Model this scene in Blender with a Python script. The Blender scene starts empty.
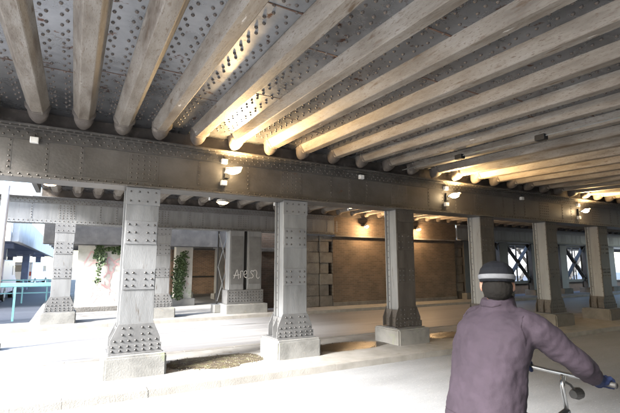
import bpy, bmesh, math, random
from mathutils import Vector, Matrix, noise
random.seed(11)
S = bpy.context.scene
COL = S.collection
PI = math.pi

# ------------------------------------------------------------------ camera, world, sun, exposure
cam_d = bpy.data.cameras.new('camera'); cam = bpy.data.objects.new('camera', cam_d); COL.objects.link(cam)
PITCH, YAW, CAM_H = math.radians(8.0), math.radians(29.2), 1.65
F = Vector((math.sin(YAW)*math.cos(PITCH), math.cos(YAW)*math.cos(PITCH), math.sin(PITCH)))
R = Vector((math.cos(YAW), -math.sin(YAW), 0)); U = R.cross(F)
M = Matrix(((R.x, U.x, -F.x, 0), (R.y, U.y, -F.y, 0), (R.z, U.z, -F.z, CAM_H), (0, 0, 0, 1)))
cam.matrix_world = M
cam_d.sensor_width = 36; cam_d.lens = 421/620*36; cam_d.clip_end = 2000; cam_d.clip_start = .05
S.camera = cam
SUN_DIR = Vector((1.0, .27, -.58)).normalized()          # the way the light travels
w = bpy.data.worlds.new('World'); S.world = w; w.use_nodes = True
nt = w.node_tree; nt.nodes.clear()
sky = nt.nodes.new('ShaderNodeTexSky'); sky.sky_type = 'NISHITA'; sky.sun_disc = False
elev = math.asin(-SUN_DIR.z)
sky.sun_elevation = elev; sky.sun_rotation = math.atan2(-SUN_DIR.x, -SUN_DIR.y)
sky.air_density = 1.0; sky.dust_density = 1.5; sky.ozone_density = 1.0
bg = nt.nodes.new('ShaderNodeBackground'); bg.inputs['Strength'].default_value = .15
wo = nt.nodes.new('ShaderNodeOutputWorld')
nt.links.new(sky.outputs[0], bg.inputs[0]); nt.links.new(bg.outputs[0], wo.inputs[0])
sd = bpy.data.lights.new('sun', 'SUN'); sd.energy = 4.4; sd.angle = math.radians(14); sd.color = (1, .975, .94)
sun = bpy.data.objects.new('sun', sd); COL.objects.link(sun)
sun.rotation_euler = SUN_DIR.to_track_quat('-Z', 'Y').to_euler()
S.view_settings.view_transform = 'Standard'; S.view_settings.look = 'None'
S.view_settings.exposure = 3.0; S.view_settings.gamma = 1
S.cycles.max_bounces = 10; S.cycles.diffuse_bounces = 7; S.cycles.use_denoising = True
S.cycles.sample_clamp_indirect = 8

# ------------------------------------------------------------------ helpers
def tag(o, label=None, cat=None, group=None, kind=None):
    if label: o['label'] = label
    if cat: o['category'] = cat
    if group: o['group'] = group
    if kind: o['kind'] = kind
    return o

def empty(name, loc=(0, 0, 0), rz=0, **k):
    o = bpy.data.objects.new(name, None); COL.objects.link(o)
    o.location = loc; o.rotation_euler = (0, 0, rz); o.empty_display_size = .2
    return tag(o, **k)

def link(name, bm, mat, parent=None, smooth=False, bevel=0, loc=(0, 0, 0), **k):
    if isinstance(bm, bpy.types.Mesh): me = bm
    else:
        me = bpy.data.meshes.new(name); bm.to_mesh(me); bm.free()
        if smooth:
            for p in me.polygons: p.use_smooth = True
        if mat and not me.materials: me.materials.append(mat)
    o = bpy.data.objects.new(name, me); COL.objects.link(o); o.location = loc
    if parent: o.parent = parent
    if bevel:
        b = o.modifiers.new('bevel', 'BEVEL'); b.width = bevel; b.segments = 2; b.limit_method = 'ANGLE'
    return tag(o, **k)

def kids(o): return [c for c in o.children]
def copy_tree(o, parent=None):
    c = o.copy(); COL.objects.link(c); c.parent = parent
    for ch in kids(o): copy_tree(ch, c)
    return c

def box(bm, x0, x1, y0, y1, z0, z1):
    v = [bm.verts.new(p) for p in ((x0,y0,z0),(x1,y0,z0),(x1,y1,z0),(x0,y1,z0),(x0,y0,z1),(x1,y0,z1),(x1,y1,z1),(x0,y1,z1))]
    for f in ((0,3,2,1),(4,5,6,7),(0,1,5,4),(1,2,6,5),(2,3,7,6),(3,0,4,7)): bm.faces.new([v[i] for i in f])
    return v
def B(*a):
    bm = bmesh.new(); box(bm, *a); return bm

def prism(bm, pts, axis, a, b):
    """closed outline pts (2D) swept along an axis from a to b"""
    def P(p, t): return {'x': (t, p[0], p[1]), 'y': (p[0], t, p[1]), 'z': (p[0], p[1], t)}[axis]
    A = [bm.verts.new(P(p, a)) for p in pts]; Bv = [bm.verts.new(P(p, b)) for p in pts]
    n = len(pts)
    fs = [bm.faces.new(A), bm.faces.new(Bv[::-1])]
    for i in range(n): fs.append(bm.faces.new((A[i], A[(i+1) % n], Bv[(i+1) % n], Bv[i])))
    bmesh.ops.recalc_face_normals(bm, faces=fs)

def bar(bm, p, q, w, t, up=(0, 0, 1)):
    p, q = Vector(p), Vector(q); d = (q-p).normalized(); s = d.cross(Vector(up))
    if s.length < 1e-4: s = d.cross(Vector((1, 0, 0)))
    s.normalize(); u = s.cross(d)
    vs = []
    for c in (p, q):
        for a, b_ in ((-1,-1),(1,-1),(1,1),(-1,1)): vs.append(bm.verts.new(c + s*a*w/2 + u*b_*t/2))
    fs = [bm.faces.new([vs[i] for i in f]) for f in ((0,1,2,3),(7,6,5,4),(0,4,5,1),(1,5,6,2),(2,6,7,3),(3,7,4,0))]
    bmesh.ops.recalc_face_normals(bm, faces=fs)

def tube(bm, pts, rad, seg=8, cap=True):
    """tube along points; rad a number or list"""
    pts = [Vector(p) for p in pts]; n = len(pts)
    rads = rad if isinstance(rad, (list, tuple)) else [rad]*n
    rings = []; ref = None
    for i, p in enumerate(pts):
        d = (pts[min(i+1, n-1)] - pts[max(i-1, 0)]).normalized()
        if ref is None: ref = d.orthogonal().normalized()
        s = (ref - d*ref.dot(d)).normalized(); ref = s; u = d.cross(s)
        r = rads[i]; rx, ry = (r if isinstance(r, (tuple, list)) else (r, r))
        rings.append([bm.verts.new(p + s*math.cos(2*PI*k/seg)*rx + u*math.sin(2*PI*k/seg)*ry) for k in range(seg)])
    for a, b_ in zip(rings, rings[1:]):
        for k in range(seg): bm.faces.new((a[k], a[(k+1) % seg], b_[(k+1) % seg], b_[k]))
    if cap: bm.faces.new(rings[0][::-1]); bm.faces.new(rings[-1])

def rivet(bm, c, n, r=.02, h=.014, seg=6):
    c = Vector(c); n = Vector(n).normalized(); s = n.orthogonal().normalized(); u = n.cross(s)
    r1 = [bm.verts.new(c + (s*math.cos(2*PI*k/seg)+u*math.sin(2*PI*k/seg))*r) for k in range(seg)]
    r2 = [bm.verts.new(c + n*h*.75 + (s*math.cos(2*PI*k/seg)+u*math.sin(2*PI*k/seg))*r*.62) for k in range(seg)]
    t = bm.verts.new(c + n*h)
    for k in range(seg):
        j = (k+1) % seg
        bm.faces.new((r1[k], r1[j], r2[j], r2[k])); bm.faces.new((r2[k], r2[j], t))

def ellipsoid(bm, c, r, seg=16, rings=10, rot=None):
    m = Matrix.Translation(c) @ (rot.to_matrix().to_4x4() if rot else Matrix()) @ Matrix.Diagonal((r[0], r[1], r[2], 1))
    bmesh.ops.create_uvsphere(bm, u_segments=seg, v_segments=rings, radius=1, matrix=m)

# ------------------------------------------------------------------ materials
def mat(name, stops, scale=3.0, rough=.7, bump=.15, bscale=40, stretch=(1, 1, 1), metal=0, spots=None, detail=8, bdist=.01, spec=.5, seedobj=True):
    """noise driven colour ramp + fine bump; spots = (colour, scale, threshold) stains"""
    m = bpy.data.materials.new(name); m.use_nodes = True; n = m.node_tree; N = n.nodes; L = n.links
    bs = N['Principled BSDF']; bs.inputs['Roughness'].default_value = rough; bs.inputs['Metallic'].default_value = metal
    bs.inputs['Specular IOR Level'].default_value = spec
    tc = N.new('ShaderNodeTexCoord'); mp = N.new('ShaderNodeMapping'); mp.inputs['Scale'].default_value = stretch
    geo = N.new('ShaderNodeNewGeometry')
    oi = N.new('ShaderNodeObjectInfo'); add = N.new('ShaderNodeVectorMath'); add.operation = 'ADD'
    mul = N.new('ShaderNodeVectorMath'); mul.operation = 'SCALE'; mul.inputs[0].default_value = (37, 23, 51)
    L.new(oi.outputs['Random'], mul.inputs['Scale'])
    L.new(geo.outputs['Position'], mp.inputs[0]); L.new(mp.outputs[0], add.inputs[0]); L.new(mul.outputs[0], add.inputs[1])
    vec = add.outputs[0] if seedobj else mp.outputs[0]
    nz = N.new('ShaderNodeTexNoise'); nz.inputs['Scale'].default_value = scale; nz.inputs['Detail'].default_value = detail; nz.inputs['Roughness'].default_value = .62
    L.new(vec, nz.inputs['Vector'])
    cr = N.new('ShaderNodeValToRGB'); e = cr.color_ramp.elements
    while len(e) < len(stops): e.new(.5)
    for i, (p, c) in enumerate(stops): e[i].position = p; e[i].color = (*c, 1)
    L.new(nz.outputs[0], cr.inputs[0]); out = cr.outputs[0]
    for sp in (spots or []):
        c, sc, th = sp[:3]; soft = sp[3] if len(sp) > 3 else .06
        n2 = N.new('ShaderNodeTexNoise'); n2.inputs['Scale'].default_value = sc; n2.inputs['Detail'].default_value = 5; n2.inputs['Roughness'].default_value = .6
        a2 = N.new('ShaderNodeVectorMath'); a2.operation = 'ADD'; a2.inputs[1].default_value = (sc*3.1, 7.7, 2.2)
        L.new(vec, a2.inputs[0]); L.new(a2.outputs[0], n2.inputs['Vector'])
        mr = N.new('ShaderNodeMapRange'); mr.inputs['From Min'].default_value = th; mr.inputs['From Max'].default_value = th+soft
        L.new(n2.outputs[0], mr.inputs[0])
        mx = N.new('ShaderNodeMix'); mx.data_type = 'RGBA'; mx.inputs[7].default_value = (*c, 1)
        L.new(mr.outputs[0], mx.inputs[0]); L.new(out, mx.inputs[6]); out = mx.outputs[2]
    L.new(out, bs.inputs['Base Color'])
    nb = N.new('ShaderNodeTexNoise'); nb.inputs['Scale'].default_value = bscale; nb.inputs['Detail'].default_value = 6
    L.new(vec, nb.inputs['Vector'])
    bp = N.new('ShaderNodeBump'); bp.inputs['Strength'].default_value = bump; bp.inputs['Distance'].default_value = bdist
    L.new(nb.outputs[0], bp.inputs['Height']); L.new(bp.outputs[0], bs.inputs['Normal'])
    rr = N.new('ShaderNodeMapRange'); rr.inputs['To Min'].default_value = max(0, rough-.12); rr.inputs['To Max'].default_value = min(1, rough+.14)
    L.new(nz.outputs[0], rr.inputs[0]); L.new(rr.outputs[0], bs.inputs['Roughness'])
    return m
def emit(name, c, s):
    m = bpy.data.materials.new(name); m.use_nodes = True
    b = m.node_tree.nodes['Principled BSDF']; b.inputs['Emission Color'].default_value = (*c, 1); b.inputs['Emission Strength'].default_value = s
    b.inputs['Base Color'].default_value = (.8, .8, .8, 1); return m

RUST = (.075, .028, .014)
m_rib = mat('rib_paint', [(.3, (0.0817, 0.0668, 0.0519)), (.5, (0.1469, 0.1293, 0.1079)), (.7, (0.1956, 0.1815, 0.1619))], 2.2, .62, .35, 22, stretch=(3, .6, 3),
            spots=[((.085, .062, .045), 34, .57, .08), ((.055, .036, .022), 1.3, .58, .16), ((.10, .075, .055), 9, .60, .10), ((.07, .045, .026), 5, .62, .1), ((.42, .40, .37), 3, .68, .05)])
m_plate = mat('plate_paint', [(.3, (0.1485, 0.1542, 0.1652)), (.5, (0.2171, 0.2258, 0.2415)), (.72, (0.2958, 0.3044, 0.3246))], 2.5, .28, .14, 14,
              spots=[(RUST, 7, .63, .05), ((.06, .033, .02), 2.2, .68, .05), (RUST, 16, .70, .03)], metal=.85)
m_rustline = mat('rusty_joint', [(.35, (.05, .02, .010)), (.6, (.09, .05, .033)), (.7, (.16, .155, .15))], 14, .8, .3, 60)
m_rivet = mat('rivet_paint', [(.3, (.035, .025, .02)), (.6, (.07, .055, .045)), (.8, (.14, .12, .11))], 5, .55, .2, 60)
m_cap = mat('cap_paint', [(.3, (0.036, 0.030, 0.025)), (.55, (0.072, 0.060, 0.051)), (.75, (0.204, 0.180, 0.150))], 4, .75, .4, 30)
m_gird = mat('girder_paint', [(.3, (0.0473, 0.0416, 0.0346)), (.5, (0.0717, 0.0650, 0.0580)), (.75, (0.1041, 0.0962, 0.0865))], 1.6, .42, .25, 25, stretch=(1, 1, 1.2),
             spots=[(RUST, 4, .67, .08)])
m_gird_dk = mat('girder_band_paint', [(.3, (0.0296, 0.0264, 0.0243)), (.5, (0.0497, 0.0460, 0.0408)), (.75, (0.0794, 0.0725, 0.0651))], 3, .5, .3, 25, spots=[(RUST, 5, .66, .08)])
m_grivet = mat('girder_rivet', [(.3, (.04, .034, .028)), (.7, (.10, .088, .078))], 6, .5, .2, 60)
m_colp = mat('column_paint', [(.3, (0.1030, 0.1053, 0.1075)), (.5, (0.1366, 0.1411, 0.1456)), (.75, (0.1736, 0.1792, 0.1848))], 2.0, .48, .25, 30, stretch=(3, 3, .5),
             spots=[((.06, .048, .038), 3, .64, .1), (RUST, 11, .69, .04)])
m_colr = mat('column_rivet', [(.3, (.018, .017, .017)), (.7, (.045, .043, .042))], 6, .5, .2, 60)
m_cols = mat('column_cover', [(.3, (0.0952, 0.0974, 0.1008)), (.5, (0.1254, 0.1288, 0.1344)), (.75, (0.1624, 0.1680, 0.1736))], 2.2, .5, .25, 30)
m_cold = mat('column_splice', [(.3, (0.0720, 0.0728, 0.0744)), (.5, (0.0984, 0.0992, 0.1008)), (.75, (0.1296, 0.1304, 0.1320))], 2.6, .5, .25, 30)
m_conc = mat('plinth_concrete', [(.3, (0.1111, 0.1111, 0.1067)), (.5, (0.1584, 0.1584, 0.1524)), (.75, (0.1980, 0.1980, 0.1903))], 3, .9, .5, 40,
             spots=[((.17, .19, .13), 2.5, .6, .1), ((.2, .17, .13), 7, .66, .06)], bdist=.007)
m_asph = mat('road_asphalt', [(.3, (0.1493, 0.1546, 0.1619)), (.5, (0.1822, 0.1893, 0.1969)), (.7, (0.2107, 0.2184, 0.2271))], 1.1, .85, .5, 90, stretch=(.45, 1.6, 1),
             spots=[((.27, .265, .26), 55, .60, .06), ((.07, .068, .066), 70, .62, .05), ((.11, .108, .105), .8, .62, .1), ((.08, .078, .075), 9, .72, .03)], bdist=.008, seedobj=False)
m_asph2 = mat('back_road_asphalt', [(.3, (0.1377, 0.1377, 0.1411)), (.5, (0.1861, 0.1861, 0.1895)), (.7, (0.2338, 0.2338, 0.2372))], 1.0, .50, .3, 90, stretch=(.18, 2.6, 1),
              spots=[((.075, .075, .078), .9, .6, .08)], bdist=.008, seedobj=False)
m_dark_asph = mat('far_road_asphalt', [(.3, (.018, .022, .033)), (.7, (.035, .042, .058))], .8, .7, .4, 60, stretch=(.3, 1, 1), seedobj=False)
m_bounce = mat('bounce_concrete', [(.3, (.36, .36, .36)), (.7, (.48, .48, .48))], .5, .85, .4, 30, seedobj=False)  # pale tone picked to throw light up under the deck
m_ground = mat('ground_earth', [(.3, (0.096, 0.090, 0.078)), (.7, (0.156, 0.147, 0.132))], .3, .95, .4, 20, seedobj=False)
m_strip = mat('strip_paving', [(.3, (0.163, 0.156, 0.142)), (.5, (0.210, 0.204, 0.189)), (.7, (0.250, 0.246, 0.233))], 2.4, .9, .5, 70,
              spots=[((.10, .078, .05), 1.6, .62, .12)], bdist=.01, seedobj=False)
m_kerb = mat('kerb_stone', [(.3, (0.1674, 0.1593, 0.1449)), (.7, (0.2457, 0.2376, 0.2205))], 4, .85, .5, 60, bdist=.01)
m_dirt = mat('moss_dirt', [(.32, (0.021, 0.014, 0.008)), (.5, (0.060, 0.043, 0.021)), (.6, (0.078, 0.075, 0.030)), (.72, (0.162, 0.144, 0.108))], 9, .95, .8, 60, bdist=.03, seedobj=False)
m_damp = mat('damp_dirt', [(.3, (.010, .008, .006)), (.55, (.028, .020, .012)), (.75, (.07, .055, .035))], 5, .35, .3, 50, seedobj=False)
m_pebble = mat('pebble', [(.3, (0.054, 0.042, 0.027)), (.5, (0.120, 0.102, 0.072)), (.7, (0.240, 0.228, 0.198))], 6, .9, .3, 40)
m_stone = mat('pier_stone', [(.3, (0.0616, 0.0584, 0.0560)), (.5, (0.1008, 0.0952, 0.0896)), (.75, (0.1512, 0.1456, 0.1368))], 2.4, .9, .6, 25, bdist=.03,
              spots=[((.06, .045, .035), 3, .62, .1)])
m_brown = mat('recess_brick', [(.3, (0.028, 0.021, 0.017)), (.7, (0.070, 0.049, 0.036))], 4, .9, .5, 30)
m_black = mat('black_iron', [(.3, (0.0042, 0.0042, 0.0042)), (.7, (0.0105, 0.0098, 0.0091))], 4, .6, .3, 40)
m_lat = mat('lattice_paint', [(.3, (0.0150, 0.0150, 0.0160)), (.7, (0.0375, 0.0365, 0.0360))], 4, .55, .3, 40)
m_white = mat('white_wall_paint', [(.3, (0.4125, 0.4050, 0.3975)), (.7, (0.5625, 0.5587, 0.5475))], 2, .85, .3, 40, spots=[((.42, .36, .32), 1.6, .64, .1)])
m_graf = mat('faded_graffiti_wall', [(.3, (.30, .31, .27)), (.5, (.42, .41, .38)), (.7, (.52, .50, .48))], 1.6, .85, .3, 40, spots=[((.16, .24, .12), 2.3, .60, .10), ((.42, .20, .18), 1.9, .60, .09), ((.25, .18, .16), 6, .66, .05)], seedobj=False)
m_pale = mat('pale_steel', [(.3, (.5, .51, .52)), (.7, (.66, .67, .68))], 3, .5, .2, 40)
m_lampw = mat('lamp_housing', [(.3, (.35, .33, .30)), (.7, (.55, .53, .5))], 5, .5, .1, 40)
m_jbox = mat('junction_box', [(.3, (.5, .49, .46)), (.7, (.68, .67, .64))], 6, .5, .1, 40)

def brick_mat(name, c1, c2, mortar, bw=.24, rh=.075, scale=1.0, axis='xz'):
    m = bpy.data.materials.new(name); m.use_nodes = True; n = m.node_tree; N = n.nodes; L = n.links
    bs = N['Principled BSDF']; bs.inputs['Roughness'].default_value = .85
    g = N.new('ShaderNodeNewGeometry'); sp = N.new('ShaderNodeSeparateXYZ'); cb = N.new('ShaderNodeCombineXYZ')
    L.new(g.outputs['Position'], sp.inputs[0]); L.new(sp.outputs['X' if axis == 'xz' else 'Y'], cb.inputs[0]); L.new(sp.outputs['Z'], cb.inputs[1])
    b = N.new('ShaderNodeTexBrick'); b.inputs['Scale'].default_value = scale; b.inputs['Brick Width'].default_value = bw; b.inputs['Row Height'].default_value = rh
    b.inputs['Mortar Size'].default_value = .008; b.inputs['Bias'].default_value = -.1
    b.inputs['Color1'].default_value = (*c1, 1); b.inputs['Color2'].default_value = (*c2, 1); b.inputs['Mortar'].default_value = (*mortar, 1)
    L.new(cb.outputs[0], b.inputs['Vector'])
    nz = N.new('ShaderNodeTexNoise'); nz.inputs['Scale'].default_value = 1.4; nz.inputs['Detail'].default_value = 7
    mr = N.new('ShaderNodeMapRange'); mr.inputs['From Min'].default_value = .35; mr.inputs['From Max'].default_value = .65; mr.inputs['To Min'].default_value = .75; mr.inputs['To Max'].default_value = 1.12
    L.new(g.outputs['Position'], nz.inputs['Vector']); L.new(nz.outputs[0], mr.inputs[0])
    vm = N.new('ShaderNodeVectorMath'); vm.operation = 'SCALE'; L.new(b.outputs['Color'], vm.inputs[0]); L.new(mr.outputs[0], vm.inputs['Scale'])
    L.new(vm.outputs[0], bs.inputs['Base Color'])
    bp = N.new('ShaderNodeBump'); bp.inputs['Strength'].default_value = .8; bp.inputs['Distance'].default_value = .012; bp.invert = True
    L.new(b.outputs['Fac'], bp.inputs['Height']); L.new(bp.outputs[0], bs.inputs['Normal'])
    return m
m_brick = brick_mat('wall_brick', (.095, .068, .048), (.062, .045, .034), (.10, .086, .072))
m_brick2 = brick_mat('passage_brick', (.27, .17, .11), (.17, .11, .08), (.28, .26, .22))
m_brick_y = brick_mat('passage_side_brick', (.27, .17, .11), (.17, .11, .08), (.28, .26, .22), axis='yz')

# ------------------------------------------------------------------ ground, roads
def struct(name, bm, m, **k): return link(name, bm, m, kind='structure', **k)
def sheet(x0, x1, y0, y1, z):
    bm = bmesh.new(); bm.faces.new([bm.verts.new(p) for p in ((x0, y0, z), (x1, y0, z), (x1, y1, z), (x0, y1, z))]); return bm
struct('bounce_ground', sheet(-60, -2.1, -30, 6.2, -.094), m_bounce)  # added pale sheet out of view, bounces light onto the left ceiling
struct('ground', sheet(-900, 900, -900, 900, -.125), m_ground)
struct('road', sheet(-60, 90, -7, 6.24, -.10), m_asph)
struct('back_road', sheet(-60, 90, 8.70, 13.75, -.10), m_asph2)
struct('far_road', sheet(-60, -1.0, 15.2, 60, -.104), m_dark_asph)
struct('median_pavement', B(-30, 60, 6.40, 8.54, -.2, 0), m_strip)
struct('back_pavement', B(-30, 60, 13.91, 15.1, -.2, 0), m_strip)
struct('passage_floor', B(-1.0, 17.0, 15.1, 30, -.2, -.004), m_strip)
struct('far_yard', sheet(17.0, 120, 15.1, 80, -.05), m_dark_asph)
def kerb(name, y0, y1, xa, xb, step=1.0):
    root = empty(name, (xa, (y0+y1)/2, 0)); root['kind'] = 'structure'
    me = None; n = int((xb-xa)/step)
    base = B(.002, step-.002, -(y1-y0)/2, (y1-y0)/2, -.2, .008)
    bmesh.ops.bevel(base, geom=[e for e in base.edges if all(v.co.z > 0 for v in e.verts)], offset=.010, segments=2, affect='EDGES')
    me = bpy.data.meshes.new('kerb_stone'); base.to_mesh(me); base.free(); me.materials.append(m_kerb)
    for i in range(n):
        o = link('kerb_stone', me, None, root, loc=(i*step, random.uniform(-.003, .003), random.uniform(-.004, .003)))
    link('mortar', B(.001, xb-xa-.05, -(y1-y0)/2+.002, (y1-y0)/2-.002, -.2, .002), m_kerb, root)
kerb('road_kerb', 6.24, 6.40, -6, 34); kerb('median_back_kerb', 8.54, 8.70, -6, 34); kerb('back_kerb', 13.75, 13.91, -6, 34)

# ------------------------------------------------------------------ deck
RIBX = [-1.17, -.58, 0.0, .55, 1.11, 1.73, 2.41, 3.10, 3.78, 4.50, 5.20, 5.92]
while RIBX[-1] < 34: RIBX.append(RIBX[-1]+.71)
SLOPE = .034
def zb1(y): return 3.80 + (y-7.0)*SLOPE      # underside of the ribs over the road
def make_deck(y0, y1, zfun, name, label, left, rivets, xmax, y_rib_end, cap=True, slab_back=None):
    root = empty(name, (left, y0, zfun(y0)), label=label, cat='bridge deck', group='riveted bridge decks carrying the tracks')
    W2, T2, D = .067, .145, .135
    inv = Matrix.Translation(-Vector(root.location))
    def put(n, bm, m, parent=root, **k):
        bm.transform(inv); return link(n, bm, m, parent, **k)
    # rib mesh: hollow looking trapezoid with rounded lips, shared
    ye = y_rib_end
    segs = 14
    bm = bmesh.new(); rows = []
    prof = [(-T2, D), (-T2+.004, D-.012), (-W2-.004, .007), (-W2+.006, 0), (W2-.006, 0), (W2+.004, .007), (T2-.004, D-.012), (T2, D)]
    for i in range(segs+1):
        y = y0 + (ye-y0)*i/segs
        rows.append([bm.verts.new((px, y, zfun(y)+pz)) for px, pz in prof])
    for a, b_ in zip(rows, rows[1:]):
        for k in range(len(prof)-1): bm.faces.new((a[k], a[k+1], b_[k+1], b_[k]))
    bm.faces.new(rows[0]); bm.faces.new(rows[-1][::-1])
    bmesh.ops.recalc_face_normals(bm, faces=bm.faces[:])
    bm.transform(inv); rme = bpy.data.meshes.new('rib'); bm.to_mesh(rme); bm.free(); rme.materials.append(m_rib)
    # rounded end cap dropping from the rib onto the girder flange
    bm = bmesh.new(); rows = []
    NC = 12
    for i in range(9):
        t = i/8; y = ye - .07 + .33*t; tz = zfun(ye)
        if t < .12: wid, low = .150, -.016
        elif t < .26: wid, low = .118, .012
        else:
            q = (t-.26)/.74; wid = .128*math.sqrt(max(.05, 1-q**3*.8)); low = -.030 - .055*math.sin(q*PI*.75)
        rows.append([bm.verts.new((-wid*math.cos(PI*k/(NC-1))*(1+.10*(1-math.sin(PI*k/(NC-1)))), y, tz + .134 - (.134-low)*math.sin(PI*k/(NC-1))**.55)) for k in range(NC)])
    prof_c = NC
    for a, b_ in zip(rows, rows[1:]):
        for k in range(NC-1): bm.faces.new((a[k], a[k+1], b_[k+1], b_[k]))
    bm.faces.new(rows[0]); bm.faces.new(rows[-1][::-1]); bmesh.ops.recalc_face_normals(bm, faces=bm.faces[:])
    bm.transform(inv); cme = bpy.data.meshes.new('end_cap'); bm.to_mesh(cme); bm.free(); cme.materials.append(m_cap)
    for q in cme.polygons: q.use_smooth = True
    xs = [x for x in RIBX if left+.1 < x < xmax]
    for x in xs:
        r = link('rib', rme, None, root, loc=(x-left*0, 0, 0)); 
        r.location = (x, 0, random.uniform(-.004, .004)); r.location.x = x
        if cap: link('end_cap', cme, None, r)
    # plates between the ribs
    def slope_box(xa, xb, ya, yb, t=.03):
        bm = bmesh.new(); v = box(bm, xa, xb, ya, yb, 0, t)
        for q in v: q.co.z += zfun(q.co.y) + D - .002
        return bm
    edges = [left] + xs
    rv = None
    for i in range(len(xs)):
        xa = (xs[i-1]+.125) if i else left; xb = xs[i]-.125
        p = put('deck_plate', slope_box(xa, xb, y0, ye+.5), m_plate)
        if rivets:
            for yj in (random.uniform(2.3, 3.6), random.uniform(4.6, 6.0)):
                bm = bmesh.new(); v = box(bm, xa+.002, xb-.002, yj, yj+.013, -.003, .0)
                for q in v: q.co.z += zfun(q.co.y) + D - .0025; q.co.y += (q.co.x-xa)*random.choice((0, .03))
                put('plate_joint', bm, m_rustline, p)
            if rv is None:
                bm = bmesh.new(); rnd = random.Random(5); y = rivets; k = 0
                while y < ye-.04:
                    for sx in (-1, 1):
                        off = .062 if (k % 2) else .105
                        rivet(bm, (sx*off+rnd.uniform(-.004, .004), y+rnd.uniform(-.006, .006), zfun(y)+D-.003), (0, 0, -1), .018, .017)
                    y += .098; k += 1
                bm.transform(inv); rv = bpy.data.meshes.new('rivets'); bm.to_mesh(rv); bm.free(); rv.materials.append(m_rivet)
                for q in rv.polygons: q.use_smooth = True
            o = link('rivets', rv, None, p, loc=((xa+xb)/2, 0, 0), kind='stuff')
    # concrete above
    put('ballast_slab', slope_box(left, xmax, y0-.02, ye+.52, .35), m_conc).location.z = .035
    put('closure_strip', B(left, xmax, ye+.42, ye+.48, zfun(ye)-.11, zfun(ye)+D+.029), m_cap)
    return root

RX = -1.75
d1 = make_deck(-5.4, 7.55, zb1, 'bridge_deck', 'riveted steel bridge deck with pale ribs over the front road', RX, 1.6, 34, 6.93)
def zb2(y): return 3.80 + (y-8)*.0
d2 = make_deck(7.6, 14.9, zb2, 'bridge_deck', 'ribbed bridge deck over the back road behind the first girder', -.95, None, 40, 14.35)
# edge fascia of each deck on its open left end
link('edge_beam', B(RX-.12, RX-.003, -5.4, 7.5, 3.74, 4.45), m_gird, d1).matrix_parent_inverse = Matrix.Translation(-Vector(d1.location))
link('edge_beam', B(-.95-.12, -.953, 7.62, 14.5, 3.76, 4.4), m_gird, d2).matrix_parent_inverse = Matrix.Translation(-Vector(d2.location))

root = empty('light_block_wall', (-1.5, -5.0, 0), label='unseen brick abutment wall added behind the viewer to block light', cat='wall')  # unseen wall, added to cut the light from behind the camera
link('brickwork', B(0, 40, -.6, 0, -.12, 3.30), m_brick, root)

# ------------------------------------------------------------------ main girders
def girder(label, yw, x0, x1, zb, zt, fl=.235, rivs=True, posts=(), m_gird=m_gird, m_gird_dk=m_gird_dk):
    root = empty('main_girder', (x0, yw, zb), label=label, cat='girder', group='riveted main girders under the decks')
    L_ = x1-x0
    link('web', B(0, L_, -.012, .012, .03, zt-zb-.03), m_gird, root)
    link('bottom_flange', B(0, L_, -fl, fl, 0, .03), m_gird, root, bevel=.004)
    link('top_flange', B(0, L_, -fl, fl, zt-zb-.03, zt-zb), m_gird_dk, root, bevel=.004)
    bm = bmesh.new(); H = zt-zb
    for s in (-1,):
        box(bm, 0, L_, -.034, -.014, .032, .13); box(bm, 0, L_, -.15, -.034, .032, .05)
    link('bottom_angle', bm, m_gird, root, bevel=.004)
    bm = bmesh.new(); box(bm, 0, L_, -.036, -.014, H-.19, H-.032); box(bm, 0, L_, -.16, -.036, H-.052, H-.032)
    link('top_angle', bm, m_gird_dk, root, bevel=.004)
    if rivs:
        bm = bmesh.new(); x = .05
        while x < L_-.02:
            rivet(bm, (x, -.034, .085), (0, -1, 0), .017, .014)
            rivet(bm, (x+.06, -.036, H-.09), (0, -1, 0), .017, .014); rivet(bm, (x, -.036, H-.145), (0, -1, 0), .017, .014)
            rivet(bm, (x+.03, -.10, H-.052), (0, 0, -1), .017, .014); rivet(bm, (x+.09, -.20, H-.03), (0, 0, -1), .017, .014)
            rivet(bm, (x+.06, -fl, .0151), (0, -1, 0), .010, .006)
            x += .115
        link('flange_rivets', bm, m_grivet, root, smooth=True, kind='stuff')
        # web splice strips with rivets
        for px in posts:
            q = px-x0
            bm = B(q-.24, q+.24, -.017, -.0125, .135, H-.195)
            st = link('splice_plate', bm, m_gird, root, bevel=.003)
            bm = bmesh.new()
            for i in range(5):
                for k in range(6): rivet(bm, (q-.19+i*.095, -.017, .19+k*(H-.43)/5), (0, -1, 0), .016, .013)
            link('rivets', bm, m_grivet, st, smooth=True, kind='stuff')
        for px in posts:
            for dx in (-.92, .92, 1.385):
                q = px-x0+dx
                if dx > 1.2 and False: continue
                bm = B(q-.03, q+.03, -.0155, -.0125, .135, H-.195)
                st = link('web_strip', bm, m_gird, root); bm = bmesh.new()
                for k in range(6): rivet(bm, (q, -.0155, .18+k*(H-.4)/5), (0, -1, 0), .016, .013)
                link('rivets', bm, m_grivet, st, smooth=True, kind='stuff')
    return root
CX = [.93+2.77*i for i in range(-1, 12)]
girder('long riveted girder on the front row of columns beneath the ribs', 7.37, -6.0, 34, 2.90, 3.70, posts=CX)
CX2 = [-.25, 2.55, 5.45, 8.2]; CX3 = [17.6+2.77*i for i in range(6)]
girder('pale second girder above the graffiti pier, left of the brick wall', 14.85, -9.0, 9.44, 2.90, 3.70, posts=CX2, m_gird=m_colp, m_gird_dk=m_cold)
girder('dim second girder over the cross braced columns, right of the brick wall', 14.85, 16.75, 38, 2.90, 3.70, posts=CX3, m_gird=m_colp, m_gird_dk=m_cold)

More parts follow.
